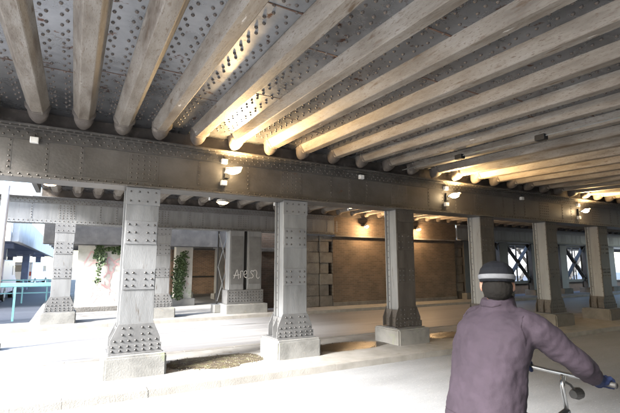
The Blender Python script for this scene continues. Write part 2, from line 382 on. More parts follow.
# ------------------------------------------------------------------ front columns
def make_column(rect=True):
    root = empty('steel_column')
    w, d, zt = .25, .40, 2.897
    # built up from plates: front and back flanges, recessed webs on the sides
    link('front_flange', B(-w, w, 0, .022, .34, zt), m_colp, root, bevel=.004)
    link('back_flange', B(-w, w, d-.022, d, .34, zt), m_colp, root, bevel=.004)
    for s in (-1, 1):
        a, b_ = sorted((s*(w-.075), s*(w-.06)))
        link('side_web', B(a, b_, .0225, d-.0225, .34, zt), m_colp, root)
        for y0 in (.0225, d-.0225-.07):
            a, b_ = sorted((s*(w-.0595), s*(w-.045)))
            link('corner_angle', B(a, b_, y0, y0+.07, .34, zt), m_colp, root)
    link('cap_plate', B(-w-.01, w+.01, -.012, -.0005, 2.62, 2.896), m_cols, root, bevel=.003)
    bmr = bmesh.new()
    for i in range(4):
        for z in (2.68, 2.83): rivet(bmr, (-.19+i*.127, -.012, z), (0, -1, 0), .017, .014)
    for (za, zb_, n) in ((1.99, 2.36, 3), (1.28, 1.60, 3)):
        link('splice_plate', B(-w+.012, w-.012, -.013, -.0005, za, zb_), m_cols, root, bevel=.003)
        for i, x in enumerate((-.19, -.09, .09, .19)):
            for k in range(n): rivet(bmr, (x, -.013, za+.06+k*(zb_-za-.12)/(n-1)), (0, -1, 0), .019, .016)
    # flared base
    for (y, nm) in ((-.014, 'base_gusset'), (d+.0005, 'base_gusset')):
        bm = bmesh.new(); prism(bm, [(-w-.11, .345), (w+.11, .345), (w+.11, .53), (w+.01, .76), (-w-.01, .76), (-w-.11, .53)], 'y', y, y+.0135)
        link(nm, bm, m_cold, root, bevel=.003)
    for s in (-1, 1):
        bm = bmesh.new(); prism(bm, [(.0, .345), (d, .345), (d, .70), (.0, .70)], 'x', s*(w+.0205), s*(w+.0065)); link('side_gusset', bm, m_cold, root)
        bm = bmesh.new(); prism(bm, [(s*(w+.022), .345), (s*(w+.108), .345), (s*(w+.108), .52), (s*(w+.022), .70)], 'y', d/2-.006, d/2+.006); link('stiffener', bm, m_cold, root)
    link('base_angle', B(-w-.13, w+.13, -.032, -.0145, .338, .46), m_cold, root, bevel=.003)
    link('base_plate', B(-w-.14, w+.14, -.10, d+.10, .322, .337), m_cold, root, bevel=.004)
    for x in (-.19, -.09, .09, .19):
        for z in (.60, .70): rivet(bmr, (x, -.014, z), (0, -1, 0), .019, .016)
    for i in range(7):
        for z in (.37, .43): rivet(bmr, (-.33+i*.11, -.032, z), (0, -1, 0), .019, .016)
        rivet(bmr, (-.3+i*.1, -.014, .51), (0, -1, 0), .019, .016)
    for s in (-1, 1):
        for k in range(4):
            for z in (.42, .52, .62): rivet(bmr, (s*(w+.0205), .06+k*.093, z), (s, 0, 0), .017, .014)
        z = .85
        while z < 2.85:
            rivet(bmr, (s*(w-.045), .05, z), (s, 0, 0), .014, .011); rivet(bmr, (s*(w-.045), d-.05, z), (s, 0, 0), .014, .011)
            z += .14
    link('rivets', bmr, m_colr, root, smooth=True, kind='stuff')
    # concrete plinth, worn edges
    bm = B(-.44, .44, -.22, .62, -.05, .32)
    bmesh.ops.bevel(bm, geom=[e for e in bm.edges if not all(v.co.z < 0 for v in e.verts)], offset=.03, segments=2, affect='EDGES')
    bmesh.ops.subdivide_edges(bm, edges=bm.edges[:], cuts=3, use_grid_fill=True)
    for v in bm.verts: v.co += Vector(noise.noise_vector(v.co*4))*.010
    link('plinth', bm, m_conc, root)
    return root
m_shade = mat('shaded_column_paint', [(.3, (0.0345, 0.0299, 0.0264)), (.5, (0.0517, 0.0460, 0.0414)), (.75, (0.0747, 0.0667, 0.0598))], 2.0, .55, .3, 30, stretch=(3, 3, .5), spec=.25)  # darker copy of the column paint, shade on the fronts put into the colour
m_shade_conc = mat('shaded_concrete', [(.3, (.06, .055, .048)), (.5, (.09, .083, .073)), (.75, (.13, .12, .105))], 3, .9, .5, 40, bdist=.02)  # darker plinth concrete, shade of the right side put into the colour
def paint_shade(o, plinth):
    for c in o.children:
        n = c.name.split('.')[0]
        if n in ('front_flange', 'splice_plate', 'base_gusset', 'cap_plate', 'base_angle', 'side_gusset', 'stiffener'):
            c.data = shade_cache.setdefault(c.data.name, c.data.copy()); c.data.materials.clear(); c.data.materials.append(m_shade)
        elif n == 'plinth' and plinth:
            c.data = shade_cache.setdefault('plinth', c.data.copy()); c.data.materials.clear(); c.data.materials.append(m_shade_conc)
shade_cache = {}
FRONT = ['grey riveted column sunlit on its lower half, nearest and leftmost of the front row',
         'grey riveted column between the nearest column and the mossy plinth one',
         'grey riveted column on a mossy plinth in front of the brick wall',
         'dark column of the front row directly behind the cyclist',
         'dark column just right of the cyclist head with low plinth',
         'dark column at the right edge of the picture, front row']
proto = make_column()
for i, x in enumerate(CX):
    if i == 0: continue                      # this one would stand well outside the frame
    o = proto if i == 1 else copy_tree(proto)
    o.location = (x, 7.20, 0)
    if i > 2: paint_shade(o, i > 3)
    lab = 'riveted column of the front row outside the left edge' if i == 0 else FRONT[i-1] if i <= 6 else 'dark riveted column far along the front row beyond the picture'
    tag(o, lab, 'column', 'columns carrying the front girder')
# ------------------------------------------------------------------ back row columns
BACK = {-.25: 'white sunlit column of the back row beside the open left end', 2.55: 'pale back column half hidden behind the nearest front column'}
for x in (-.25, 2.55):
    o = copy_tree(proto); o.location = (x, 14.45, 0); tag(o, BACK[x], 'column', 'columns carrying the back girder')
RL = ['dark back column beside the end of the brick wall', 'dark back column behind the cyclist cap with crossed braces', 'wide dark back column between two bright lattice gaps',
      'dark back column left of the brightest lattice gap', 'dark back column right of the brightest lattice gap', 'dark back column furthest right']
def lat_column():
    root = empty('steel_column'); w = .34
    link('front_flange', B(-w, w, 0, .02, .1, 2.897), m_lat, root, bevel=.004)
    link('back_flange', B(-w, w, .34, .36, .1, 2.897), m_lat, root, bevel=.004)
    for s in (-1, 1):
        a, b_ = sorted((s*.25, s*.235)); link('side_web', B(a, b_, .0205, .3395, .1, 2.897), m_lat, root)
    link('plinth', B(-.46, .46, -.16, .5, -.05, .3), m_shade_conc, root, bevel=.02)
    return root
lp = lat_column(); latx = [17.6+2.77*i for i in range(6)]
for i, x in enumerate(latx):
    o = lp if i == 0 else copy_tree(lp); o.location = (x, 14.9, 0); tag(o, RL[i], 'column', 'columns carrying the back girder')
def brace():
    root = empty('cross_brace'); L_ = 2.08
    bm = bmesh.new(); bar(bm, (0, 0, .85), (L_, 0, 2.85), .03, .24, (0, 1, 0)); link('diagonal', bm, m_lat, root)
    bm = bmesh.new(); bar(bm, (0, .04, 2.85), (L_, .04, .85), .03, .24, (0, 1, 0)); link('diagonal', bm, m_lat, root)
    link('upright', B(L_/2-.035, L_/2+.035, .082, .14, .80, 2.78), m_lat, root)
    link('strut', B(0, L_, .0, .08, .68, .80), m_lat, root); link('strut', B(0, L_, .0, .08, 2.78, 2.89), m_lat, root)
    bm = bmesh.new()
    prism(bm, [(L_/2-.16, 1.85), (L_/2, 1.66), (L_/2+.16, 1.85), (L_/2, 2.04)], 'y', -.03, -.0165); link('gusset', bm, m_lat, root)
    for a in (0, 1):
        bm = bmesh.new(); sx = L_*a; d = 1-2*a
        prism(bm, [(sx, .80), (sx+d*.35, .80), (sx, 1.15)], 'y', -.03, -.0165); link('gusset', bm, m_lat, root)
        bm = bmesh.new(); prism(bm, [(sx, 2.78), (sx+d*.35, 2.78), (sx, 2.45)], 'y', -.03, -.0165); link('gusset', bm, m_lat, root)
    return root
BL = ['crossed steel brace next to the brick wall end', 'crossed steel brace just behind the cyclist cap', 'crossed steel brace against the bright gap right of the wide back column',
      'crossed steel brace in the brightest gap', 'crossed steel brace furthest right']
bp_ = brace()
for i in range(5):
    o = bp_ if i == 0 else copy_tree(bp_); o.location = (latx[i]+.345, 15.05, 0); tag(o, BL[i], 'brace', 'cross braces between the back columns')

o = copy_tree(bp_); o.location = (17.3, 16.3, -.05); tag(o, 'crossed steel brace showing in the narrow gap right of the brick wall', 'brace', 'cross braces between the back columns')
for i in range(5):
    o = copy_tree(bp_); o.location = (latx[i]+1.75, 17.2, -.1)
    tag(o, ['crossed steel brace in the second plane beside the wall end', 'crossed steel brace in the second plane behind the cyclist cap', 'crossed steel brace in the second plane behind the wide back column',
            'crossed steel brace in the second plane behind the brightest gap', 'crossed steel brace in the second plane furthest right'][i], 'brace', 'cross braces between the back columns')
root = empty('passage_wall', (19.2, 18.6, -.05), label='short dark wall closing the gap right of the brick wall', cat='wall')
link('brickwork', B(0, 2.1, 0, .4, 0, 2.2), m_brown, root)
# twin pier with graffiti
root = empty('twin_pier', (5.45, 14.5, 0), label='pair of grey posts on a riveted base carrying white graffiti', cat='pier')
for s in (-1, 1):
    a = s*.34
    link('post', B(a-.27, a+.27, 0, .5, .80, 2.897), m_colp, root, bevel=.01)
    link('cover_plate', B(a-.22, a+.22, -.012, -.0005, 1.0, 2.7), m_cold, root, bevel=.003)
link('slot', B(-.069, .069, .12, .38, .80, 2.89), m_black, root)
link('riveted_base', B(-.68, .68, -.05, .56, .32, .798), m_cold, root, bevel=.01)
bm = bmesh.new()
for i in range(12):
    for z in (.42, .52, .62, .72): rivet(bm, (-.61+i*.111, -.05, z), (0, -1, 0), .022, .018)
link('rivets', bm, m_colr, root, smooth=True, kind='stuff')
link('plinth', B(-.78, .78, -.25, .75, -.05, .318), m_conc, root, bevel=.03)
# lettering scrawled in white paint: A r e s
def stroke(bm, pts, y, w=.030):
    for _ in range(2):
        q = [pts[0]]
        for a, b_ in zip(pts, pts[1:]): q += [(a[0]*.75+b_[0]*.25, a[1]*.75+b_[1]*.25), (a[0]*.25+b_[0]*.75, a[1]*.25+b_[1]*.75)]
        pts = q + [pts[-1]]
    P = [Vector((p[0], y, p[1])) for p in pts]
    for i, (a, b_) in enumerate(zip(P, P[1:])):
        d = (b_-a).normalized(); n = Vector((-d.z, 0, d.x))*w/2; a2 = a-d*w*.3; b2 = b_+d*w*.3; e = Vector((0, -.0006*(i % 3), 0))
        bm.faces.new([bm.verts.new(v+e) for v in (a2-n, a2+n, b2+n, b2-n)])
yy = -.016
m_spray = mat('white_spray', [(.3, (.30, .30, .30)), (.7, (.48, .48, .48))], 5, .8, .1, 40)
def S_(pts, ox, oz, s=1):
    g = bmesh.new(); stroke(g, [((ox+x*s)*.8+.04, (oz+z*s-1.3)*.8+1.3) for x, z in pts], yy, .022)
    link('graffiti_stroke', g, m_spray, root)
S_([(0, 0), (.08, .22), (.15, .42), (.19, .2), (.22, -.02)], -.60, 1.18); S_([(.0, .14), (.12, .13), (.27, .16)], -.62, 1.18)
S_([(0, 0), (.01, .16), (.0, .28), (.06, .31), (.13, .28)], -.30, 1.20)
S_([(0, .15), (.11, .17), (.13, .27), (.06, .33), (-.02, .24), (-.01, .08), (.07, .0), (.15, .03)], -.12, 1.20)
S_([(.16, .27), (.08, .33), (.01, .26), (.10, .16), (.17, .08), (.1, -.02), (.0, .0), (-.09, -.05)], .16, 1.20)
S_([(.05, .30), (.18, .36), (.25, .22), (.2, .05), (.3, -.06), (.36, .03)], .25, 1.20)
# lattice strut rising left of the twin pier
root = empty('lattice_strut', (4.55, 15.0, 0), label='tall slim lattice strut beside the twin pier', cat='brace')
for dx in (0, .34): link('chord', B(dx, dx+.06, 0, .06, .30, 2.89), m_lat, root)
for k in range(2):
    bm = bmesh.new(); bar(bm, (.03, -.01, .4+k*1.2), (.37, -.01, 1.6+k*1.2), .02, .06, (0, 1, 0)); link('diagonal', bm, m_colp, root)
    bm = bmesh.new(); bar(bm, (.37, -.035, .4+k*1.2), (.03, -.035, 1.6+k*1.2), .02, .06, (0, 1, 0)); link('diagonal', bm, m_colp, root)
link('foot', B(-.1, .5, -.15, .3, -.004, .29), m_conc, root, bevel=.02)

# ------------------------------------------------------------------ stone pier + brick wall
root = empty('stone_pier', (8.2, 15.0, 0), label='pier of stacked dressed stone blocks at the left end of the brick wall', cat='pier')
z = 0.0; k = 0; rnd = random.Random(3)
while z < 2.8:
    h = .44; off = .18 if k % 2 else 0
    for (xa, xb) in ((-.15-off*.6, .62), (.63, 1.27-off)):
        bm = B(xa+.006, xb-.006, rnd.uniform(-.03, .03), .8, z+.006, z+min(h, 2.89-z)-.006)
        bmesh.ops.bevel(bm, geom=bm.edges[:], offset=.02, segments=2, affect='EDGES')
        link('stone_block', bm, m_stone, root)
    z += h; k += 1
link('mortar_core', B(-.1, 1.05, .06, .78, 0, 2.89), m_brown, root)
root = empty('dark_recess_wall', (6.3, 15.6, 0), label='dark brick wall recess between the twin pier and the stone pier', cat='wall')
link('brickwork', B(0, 1.85, 0, .4, -.1, 3.6), brick_mat('recess_bricks', (.09, .06, .045), (.06, .045, .035), (.1, .085, .07)), root)
link('ledge', B(0, 1.84, -.08, -.001, 2.2, 2.35), m_stone, root, bevel=.01)
link('downpipe', (lambda bm: (tube(bm, [(1.72, -.12, 0), (1.72, -.12, 2.88)], .05, 10), bm)[1])(bmesh.new()), m_lat, root)
WX0, WX1, WY = 9.48, 16.7, 15.0
root = empty('brick_wall', (WX0, WY, 0), label='long brown brick abutment wall lit by warm lamps', cat='wall')
link('brickwork', B(0, WX1-WX0, 0, .5, .15, 2.86), m_brick, root)
link('upper_brickwork', B(0, WX1-WX0, -.12, .5, 2.93, 3.90), m_brick, root)
link('base_course', B(-.0, WX1-WX0, -.05, .499, -.1, .149), m_stone, root, bevel=.01)
link('coping_band', B(0, WX1-WX0, -.15, .49, 2.861, 2.929), m_stone, root, bevel=.005)
root = empty('stone_quoin', (WX1+.02, WY+.05, 0), label='rough stone pier at the right end of the brick wall', cat='pier')
z = -.05; k = 0
while z < 2.85:
    bm = B(.006, .66-(k % 2)*.12, rnd.uniform(-.02, .02), .6, z+.006, z+.42)
    bmesh.ops.bevel(bm, geom=bm.edges[:], offset=.02, segments=2, affect='EDGES'); link('stone_block', bm, m_stone, root); z += .43; k += 1
link('mortar_core', B(.02, .6, .05, .58, -.04, 2.88), m_brown, root)

# ------------------------------------------------------------------ passage behind, left centre
root = empty('bridge_deck', (-.95, 17.2, 2.4), label='dark concrete deck over the passage behind the back girder', cat='bridge deck')
link('edge_beam', B(0, 18, 0, .35, 0, .85), m_lat, root, bevel=.02)
link('slab', B(0, 18, .351, 12.0, .45, .9), m_conc, root)
for i in range(5): link('cross_beam', B(.01, 17.9, 2+i*2.2, 2.25+i*2.2, .12, .449), m_cold, root)
root = empty('graffiti_wall', (.15, 17.6, 0), label='white sunlit wall with faded pink graffiti and hanging ivy', cat='wall')
link('wall_face', B(0, 2.35, 0, .35, -.05, 2.39), m_graf, root)
link('plinth_course', B(-.02, 2.37, -.07, -.002, -.004, .17), m_stone, root, bevel=.01)
m_pink = mat('pink_spray', [(.3, (.42, .25, .25)), (.7, (.5, .34, .33))], 5, .8, .1, 40); yy = -.003; rr = random.Random(8)
for k in range(9):
    cx = .45+.18*k + rr.uniform(-.05, .05); cz = rr.uniform(.5, 1.9); pts = []
    a0 = rr.uniform(0, 6)
    for q in range(9):
        a = a0+q*.75; r_ = .2+.12*math.sin(q*1.9+k)
        pts.append((min(2.25, max(.05, cx+r_*math.cos(a))), cz+r_*math.sin(a)*1.2))
    g = bmesh.new(); stroke(g, pts, -.003-.0025*k*.3, .05); link('graffiti_stroke', g, m_pink, root)
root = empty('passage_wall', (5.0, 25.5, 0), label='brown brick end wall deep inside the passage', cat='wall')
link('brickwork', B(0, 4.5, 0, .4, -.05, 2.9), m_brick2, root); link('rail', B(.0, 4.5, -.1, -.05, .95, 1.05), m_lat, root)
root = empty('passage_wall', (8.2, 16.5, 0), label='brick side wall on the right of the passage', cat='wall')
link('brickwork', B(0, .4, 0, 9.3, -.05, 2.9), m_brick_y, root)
for i, (x, y, l) in enumerate([(4.15, 18.6, 'white concrete pillar overgrown with ivy in the passage'), (6.55, 21.2, 'slim concrete pillar deep in the passage before the brown wall'), (5.35, 23.0, 'furthest slim concrete pillar inside the passage')]):
    root = empty('passage_pillar', (x, y, 0), label=l, cat='pillar', group='pillars in the passage')
    ww = (.36, .2, .18)[i]
    link('shaft', B(-ww, ww, -.2, .2, -.03, 2.5), m_graf if i == 0 else m_conc, root, bevel=.02)
    link('capital', B(-ww-.1, ww+.1, -.3, .3, 2.501, 2.84 if y > 18 else 2.84), m_conc, root, bevel=.02)
    link('foot', B(-ww-.12, ww+.12, -.32, .32, -.03, .28), m_conc, root, bevel=.02)
m_leaf = mat('ivy_leaf', [(.3, (.02, .035, .012)), (.6, (.04, .07, .02)), (.8, (.07, .11, .035))], 9, .6, .2, 30)
def ivy(loc, pts, n, label, seed):
    r_ = random.Random(seed); root = empty('ivy', loc, label=label, cat='ivy')
    bm = bmesh.new(); st = bmesh.new()
    for (a, b_, sp) in pts:
        a, b_ = Vector(a), Vector(b_)
        tube(st, [a, (a+b_)/2+Vector((.04, 0, .02)), b_], .008, 5)
        for i in range(n):
            t = r_.random()
            c = a.lerp(b_, t) + Vector((r_.gauss(0, sp), -abs(r_.gauss(0, sp*.35)), r_.gauss(0, sp*.5)))
            s = r_.uniform(.03, .06); nrm = Vector((r_.uniform(-.8, .8), -1, r_.uniform(-.3, .9))).normalized()
            u = nrm.orthogonal().normalized(); v = nrm.cross(u); an = r_.uniform(0, 6.28); u, v = u*math.cos(an)+v*math.sin(an), v*math.cos(an)-u*math.sin(an)
            bm.faces.new([bm.verts.new(c+q) for q in (-v*s, u*s*.8-v*.1*s+nrm*.01, u*s*.45+v*s*.5, v*s, -u*s*.45+v*s*.5, -u*s*.8-v*.1*s+nrm*.01)])
    link('stem', st, m_brown, root); link('foliage', bm, m_leaf, root, kind='stuff')
ivy((4.0, 18.3, 0), [((-.1, 0, .35), (-.1, -.02, 2.0), .12), ((.05, 0, 1.2), (.1, -.02, 2.2), .09), ((-.1, 0, .3), (-.05, 0, 1.3), .09)], 300, 'green ivy climbing the white passage pillar', 4)
ivy((.85, 17.5, 0), [((0, 0, 1.0), (0, 0, 2.4), .05), ((.12, 0, 1.7), (.05, 0, 2.4), .05), ((-.15, 0, 1.9), (-.02, 0, 2.4), .04)], 110, 'thin trail of ivy hanging down the graffiti wall', 5)
ivy((1.95, 17.5, 0), [((0, 0, .9), (.1, 0, 2.4), .13), ((-.6, 0, 2.15), (.2, 0, 2.35), .09), ((-.25, 0, 1.5), (-.15, 0, 2.3), .06), ((-.9, 0, 2.25), (-.3, 0, 2.33), .05)], 190, 'thick ivy hanging at the right edge of the graffiti wall', 6)

# ------------------------------------------------------------------ right background beyond the lattice
root = empty('bridge_deck', (17.1, 17.6, 2.95), label='dark beam and slab deck added behind the cross braced columns to shade the yard', cat='bridge deck')  # deck added to keep the yard and braced bays in shade
link('edge_beam', B(0, 45, 0, .35, 0, .8), m_lat, root, bevel=.02); link('slab', B(0, 45, .351, 7.5, .45, .85), m_conc, root)
for i in range(3): link('cross_beam', B(.01, 44.9, 2+i*2.0, 2.25+i*2.0, .12, .449), m_lat, root)
root = empty('low_wall', (17.4, 16.6, 0), label='low dark parapet wall behind the braced columns', cat='wall')
link('wall_face', B(0, 26, 0, .3, -.1, .56), m_brown, root); link('coping', B(0, 26, -.05, .35, .561, .62), m_stone, root, bevel=.01)
root = empty('pale_building', (24, 46, -.05), label='pale low building glimpsed through the braces', cat='building')
link('wall', B(0, 60, 0, 8, 0, 7.5), m_white, root)
win = B(-.5, .5, -.03, .0, -.7, .7); wm = bpy.data.meshes.new('window'); win.to_mesh(wm); win.free()
wm.materials.append(mat('window_glass', [(.3, (.03, .04, .05)), (.7, (.06, .07, .09))], 2, .15, .02, 10))
for i in range(18):
    for z in (2.0, 5.0): link('window', wm, None, root, loc=(2+i*3.1, -.003, z))
link('roof', B(-.3, 60.3, -.3, 8.3, 7.501, 7.8), m_conc, root)

# ------------------------------------------------------------------ left background: another bridge, vehicles, railing
m_bconc = mat('blue_concrete', [(.3, (.13, .16, .25)), (.7, (.22, .26, .37))], 1, .8, .2, 20)
root = empty('distant_bridge', (-2.0, 21, 2.75), label='bluish concrete road bridge on posts beyond the open left end', cat='bridge')
link('soffit_slab', B(-24, -.25, 0, 40, 0, .25), m_bconc, root)
link('fascia', B(-.249, 0, 0, 40, -.12, 1.1), m_white, root, bevel=.02)
link('front_fascia', B(-24, -.25, -.25, -.001, -.12, 1.1), m_white, root, bevel=.02)
for x, y in ((-1.14, 5.0), (-1.05, 17.0), (-3.2, 17.0), (-1.0, 29), (-3.3, 29), (-5.6, 29)):
    link('post', B(x-.22, x+.22, y-.22, y+.22, -2.85, -.001), mat('post_paint', [(.3, (.08, .1, .17)), (.7, (.14, .17, .26))], 2, .6, .2, 20) if x == -1.14 else bpy.data.materials['post_paint'], root, bevel=.01)
    link('post_head', B(x-.5, x+1.0 if x > -1 else x+.5, y-.3, y+.3, -.25, -.002), m_bconc, root)
def van(loc, rz, body, label, group):
    root = empty('parked_van', loc, rz, label=label, cat='van', group=group)
    bm = bmesh.new(); prism(bm, [(-2.4, .35), (2.3, .35), (2.45, .6), (2.35, 1.0), (1.75, 1.25), (1.25, 1.95), (1.0, 2.05), (-2.3, 2.05), (-2.42, 1.9)], 'y', -.92, .92)
    link('body', bm, body, root, bevel=.06)
    gl = bpy.data.materials.get('window_glass')
    link('side_window', B(.55, 1.35, -.935, -.921, 1.25, 1.75), gl, root)
    link('rear_window', B(-2.436, -2.4205, -.6, .6, 1.25, 1.8), gl, root)
    bm = bmesh.new(); bar(bm, (1.56, 0, 1.56), (1.76, 0, 1.27), 1.5, .02, (1, 0, 1)); link('windscreen', bm, gl, root)
    link('bumper', B(-2.5, -2.405, -.88, .88, .38, .58), m_black, root, bevel=.02)
    for s in (-1, 1): link('tail_light', B(-2.44, -2.41, s*.8-.07, s*.8+.07, .9, 1.25), bpy.data.materials.get('tail_red') or mat('tail_red', [(.3, (.3, .02, .02)), (.7, (.4, .03, .03))], 2, .3, .05, 10), root)
    for x in (-1.5, 1.5):
        for s in (-1, 1):
            bm = bmesh.new(); tube(bm, [(x, s*.72, .34), (x, s*.93, .34)], .34, 18); wl = link('wheel', bm, m_black, root)
            bm = bmesh.new(); tube(bm, [(x, s*.931, .34), (x, s*.945, .34)], .18, 14); link('rim', bm, m_pale, wl)
van((-3.35, 46, -.104), 1.35, mat('van_white', [(.3, (.7, .7, .72)), (.7, (.78, .78, .8))], 2, .3, .02, 10), 'white van parked under the distant bluish bridge', 'vehicles under the distant bridge')
van((-3.75, 27.5, -.104), 1.55, mat('van_pink', [(.3, (.5, .45, .52)), (.7, (.56, .5, .58))], 2, .3, .02, 10), 'pale pinkish van at the left edge under the distant bridge', 'vehicles under the distant bridge')
root = empty('railing', (-7, 24.2, -.1), label='far turquoise railing behind the nearer one at the left end', cat='railing')
m_teal = mat('teal_rail', [(.3, (.12, .30, .33)), (.7, (.17, .36, .39))], 3, .5, .1, 30)
for z in (.45, .75, 1.05): link('rail', B(0, 6.4, -.02, .02, z, z+.05), m_teal, root)
for k in range(7): link('post', B(.1+k*.98, .16+k*.98, -.045, -.021, 0, 1.12), m_teal, root)
root = empty('railing', (-6, 16.6, 0), label='pale turquoise guard railing at the open left end', cat='railing')
link('top_rail', B(0, 5.6, -.03, .03, .98, 1.10), m_teal, root, bevel=.01)
for i in range(6): link('post', B(.1+i*1.08, .16+i*1.08, -.028, .028, -.1, .979), m_teal, root)
root = empty('drain_post', (-1.38, 11.2, -.1), label='slim white painted post at the far left edge', cat='post')
bm = bmesh.new(); tube(bm, [(0, 0, 0), (0, 0, 3.5)], .07, 14); link('pole', bm, m_pale, root, smooth=True)
link('base', B(-.16, .16, -.16, .16, 0, .12), m_conc, root, bevel=.02); link('bracket', B(-.1, .5, -.03, .03, 3.3, 3.4), m_pale, root, bevel=.005)

# ------------------------------------------------------------------ lamps
m_glow = emit('flood_glass', (1.0, .74, .42), 8)
def floodlight(x, z, label):
    root = empty('floodlight', (x, 7.33, z), label=label, cat='lamp', group='floodlights on the front girder')
    link('back_plate', B(-.05, .05, -.035, .0, -.09, .09), m_black, root, bevel=.004)
    bm = bmesh.new(); tube(bm, [(0, -.03, 0), (.03, -.10, .03)], .018, 8); link('arm', bm, m_black, root)
    # tilted housing
    rot = Matrix.Translation((.06, -.19, .03)) @ Matrix.Rotation(math.radians(-10), 4, 'Y') @ Matrix.Rotation(math.radians(-22), 4, 'X')
    bm = bmesh.new(); prism(bm, [(-.15, .075), (.15, .075), (.12, -.02), (.07, -.06), (-.07, -.06), (-.12, -.02)], 'x', -.001, .001); bm.free()
    bm = B(-.16, .16, -.08, .08, -.012, .012); hs = bm; bmesh.ops.bevel(hs, geom=hs.edges[:], offset=.008, segments=2, affect='EDGES'); hs.transform(rot); link('rim', hs, m_lampw, root)
    bm = bmesh.new(); ellipsoid(bm, (0, 0, -.014), (.14, .065, .06), 18, 10)
    bm.transform(rot); link('bowl', bm, m_glow, root, smooth=True)
    bm = B(-.145, .145, -.066, .066, .0125, .018); bm.transform(rot); link('glass', bm, m_glow, root)
    ld = bpy.data.lights.new('floodlight_beam', 'SPOT'); ld.energy = 80; ld.color = (1, .66, .30); ld.spot_size = math.radians(165); ld.spot_blend = .5; ld.shadow_soft_size = .11
    l = bpy.data.objects.new('floodlight_beam', ld); COL.objects.link(l); l.parent = root; l.location = (.08, -.34, .10)
    l.rotation_euler = Vector((.12, -.38, 1)).to_track_quat('-Z', 'Y').to_euler()
    return root
def jbox(x, z, label, y=7.335):
    root = empty('junction_box', (x, y, z), label=label, cat='box', group='small boxes on the front girder')
    link('box_body', B(-.055, .055, -.07, 0, -.045, .045), m_jbox, root, bevel=.006); link('lid', B(-.048, .048, -.078, -.0705, -.038, .038), m_jbox, root, bevel=.003)
    bm = bmesh.new(); tube(bm, [(0, -.03, .045), (0, -.03, .10)], .01, 6); link('cable_gland', bm, m_black, root)
for i, (x, z) in enumerate([(2.35, 3.32), (7.98, 3.33), (13.75, 3.32)]):
    w_ = ['between the two nearest columns', 'above and left of the cyclist', 'furthest along the girder'][i]
    floodlight(x, z, 'glowing warm floodlight on the girder ' + w_)
    jbox(x-.06, z+.21, 'small white junction box above the floodlight ' + w_); jbox(x-.06, z-.19, 'small white junction box below the floodlight ' + w_)
jbox(-.62, 3.50, 'white box under the girder top at far left'); jbox(5.36, 3.56, 'white box on the girder above the mossy plinth column')
jbox(10.9, 3.52, 'dim box on the girder right of the second floodlight')

def downlight(x, y, z, label, energy=.9, drop=.0, glow=6):
    root = empty('downlight', (x, y, z), label=label, cat='lamp', group='round downlights under the back deck')
    bm = bmesh.new(); tube(bm, [(0, 0, .03), (0, 0, .09), (0, 0, .12)], [.15, .13, .06], 20); link('shade', bm, m_lampw, root)
    bm = bmesh.new(); ellipsoid(bm, (0, 0, .028), (.12, .12, .045), 18, 8); link('bowl', bm, emit('downlight_glow', (1, .62, .28), glow) if not bpy.data.materials.get('downlight_glow') else bpy.data.materials['downlight_glow'], root, smooth=True)
    bm = bmesh.new(); tube(bm, [(0, 0, .12), (0, 0, 3.79-z)], .015, 8); link('stem', bm, m_black, root)
    ld = bpy.data.lights.new('downlight_lamp', 'POINT'); ld.energy = energy; ld.color = (1, .62, .28); ld.shadow_soft_size = .08
    l = bpy.data.objects.new('downlight_lamp', ld); COL.objects.link(l); l.parent = root; l.location = (0, 0, -.1)
DL = [(-.52, 10.1, 3.30, 'round downlight glowing orange at the open left end of the back deck'), (3.0, 9.6, 3.10, 'round downlight between the two nearest columns, behind the girder'),
      (6.4, 9.2, 3.18, 'round downlight left of the mossy plinth column'), (10.1, 9.3, 3.22, 'round downlight above the cyclist left shoulder'), (13.7, 9.4, 3.22, 'round downlight furthest right behind the girder')]
for d in DL: downlight(*d)
def walllamp(x, label):
    root = empty('wall_lamp', (x, 14.83, 3.42), label=label, cat='lamp', group='lamps on the back girder')
    link('plate', B(-.07, .07, -.03, .049, -.07, .07), m_black, root); bm = bmesh.new(); tube(bm, [(0, -.03, .0), (0, -.16, .04), (0, -.22, .0), (0, -.22, -.03)], .014, 8); link('arm', bm, m_black, root)
    bm = bmesh.new(); tube(bm, [(0, -.22, -.11), (0, -.22, -.05), (0, -.22, -.02)], [.11, .10, .05], 16); link('shade', bm, m_lampw, root)
    bm = bmesh.new(); ellipsoid(bm, (0, -.22, -.115), (.085, .085, .05), 16, 8); link('bulb', bm, m_glow, root, smooth=True)
    ld = bpy.data.lights.new('wall_lamp_light', 'POINT'); ld.energy = 30; ld.color = (1, .62, .30); ld.shadow_soft_size = .06
    l = bpy.data.objects.new('wall_lamp_light', ld); COL.objects.link(l); l.parent = root; l.location = (0, -.36, -.22)
walllamp(10.95, 'warm lamp on the back girder left of the mossy plinth column'); walllamp(13.95, 'warm lamp on the back girder right of the mossy plinth column')

def tray(x, y, L_, label):
    root = empty('cable_tray', (x, y, 3.45), label=label, cat='cable tray', group='short cable trays under the back deck')
    link('channel', B(-.07, .07, 0, L_, 0, .09), m_pale, root, bevel=.005)
    for k in range(2): link('hanger', B(-.012, .012, .15+k*(L_-.4), .18+k*(L_-.4), .091, .345), m_lampw, root)
    bm = bmesh.new(); tube(bm, [(0, .05, 0), (0, .05, -.42)], .022, 8); link('drop_pipe', bm, m_pale, root)
tray(2.45, 8.7, 2.2, 'pale cable tray with hanging pipe right of the nearest column'); tray(4.0, 8.8, 1.7, 'pale cable tray left of the second column')
tray(6.0, 8.7, 1.4, 'pale cable tray right of the second column'); tray(7.75, 9.4, 1.6, 'pale cable tray with hanging pipe near the lit brick wall')
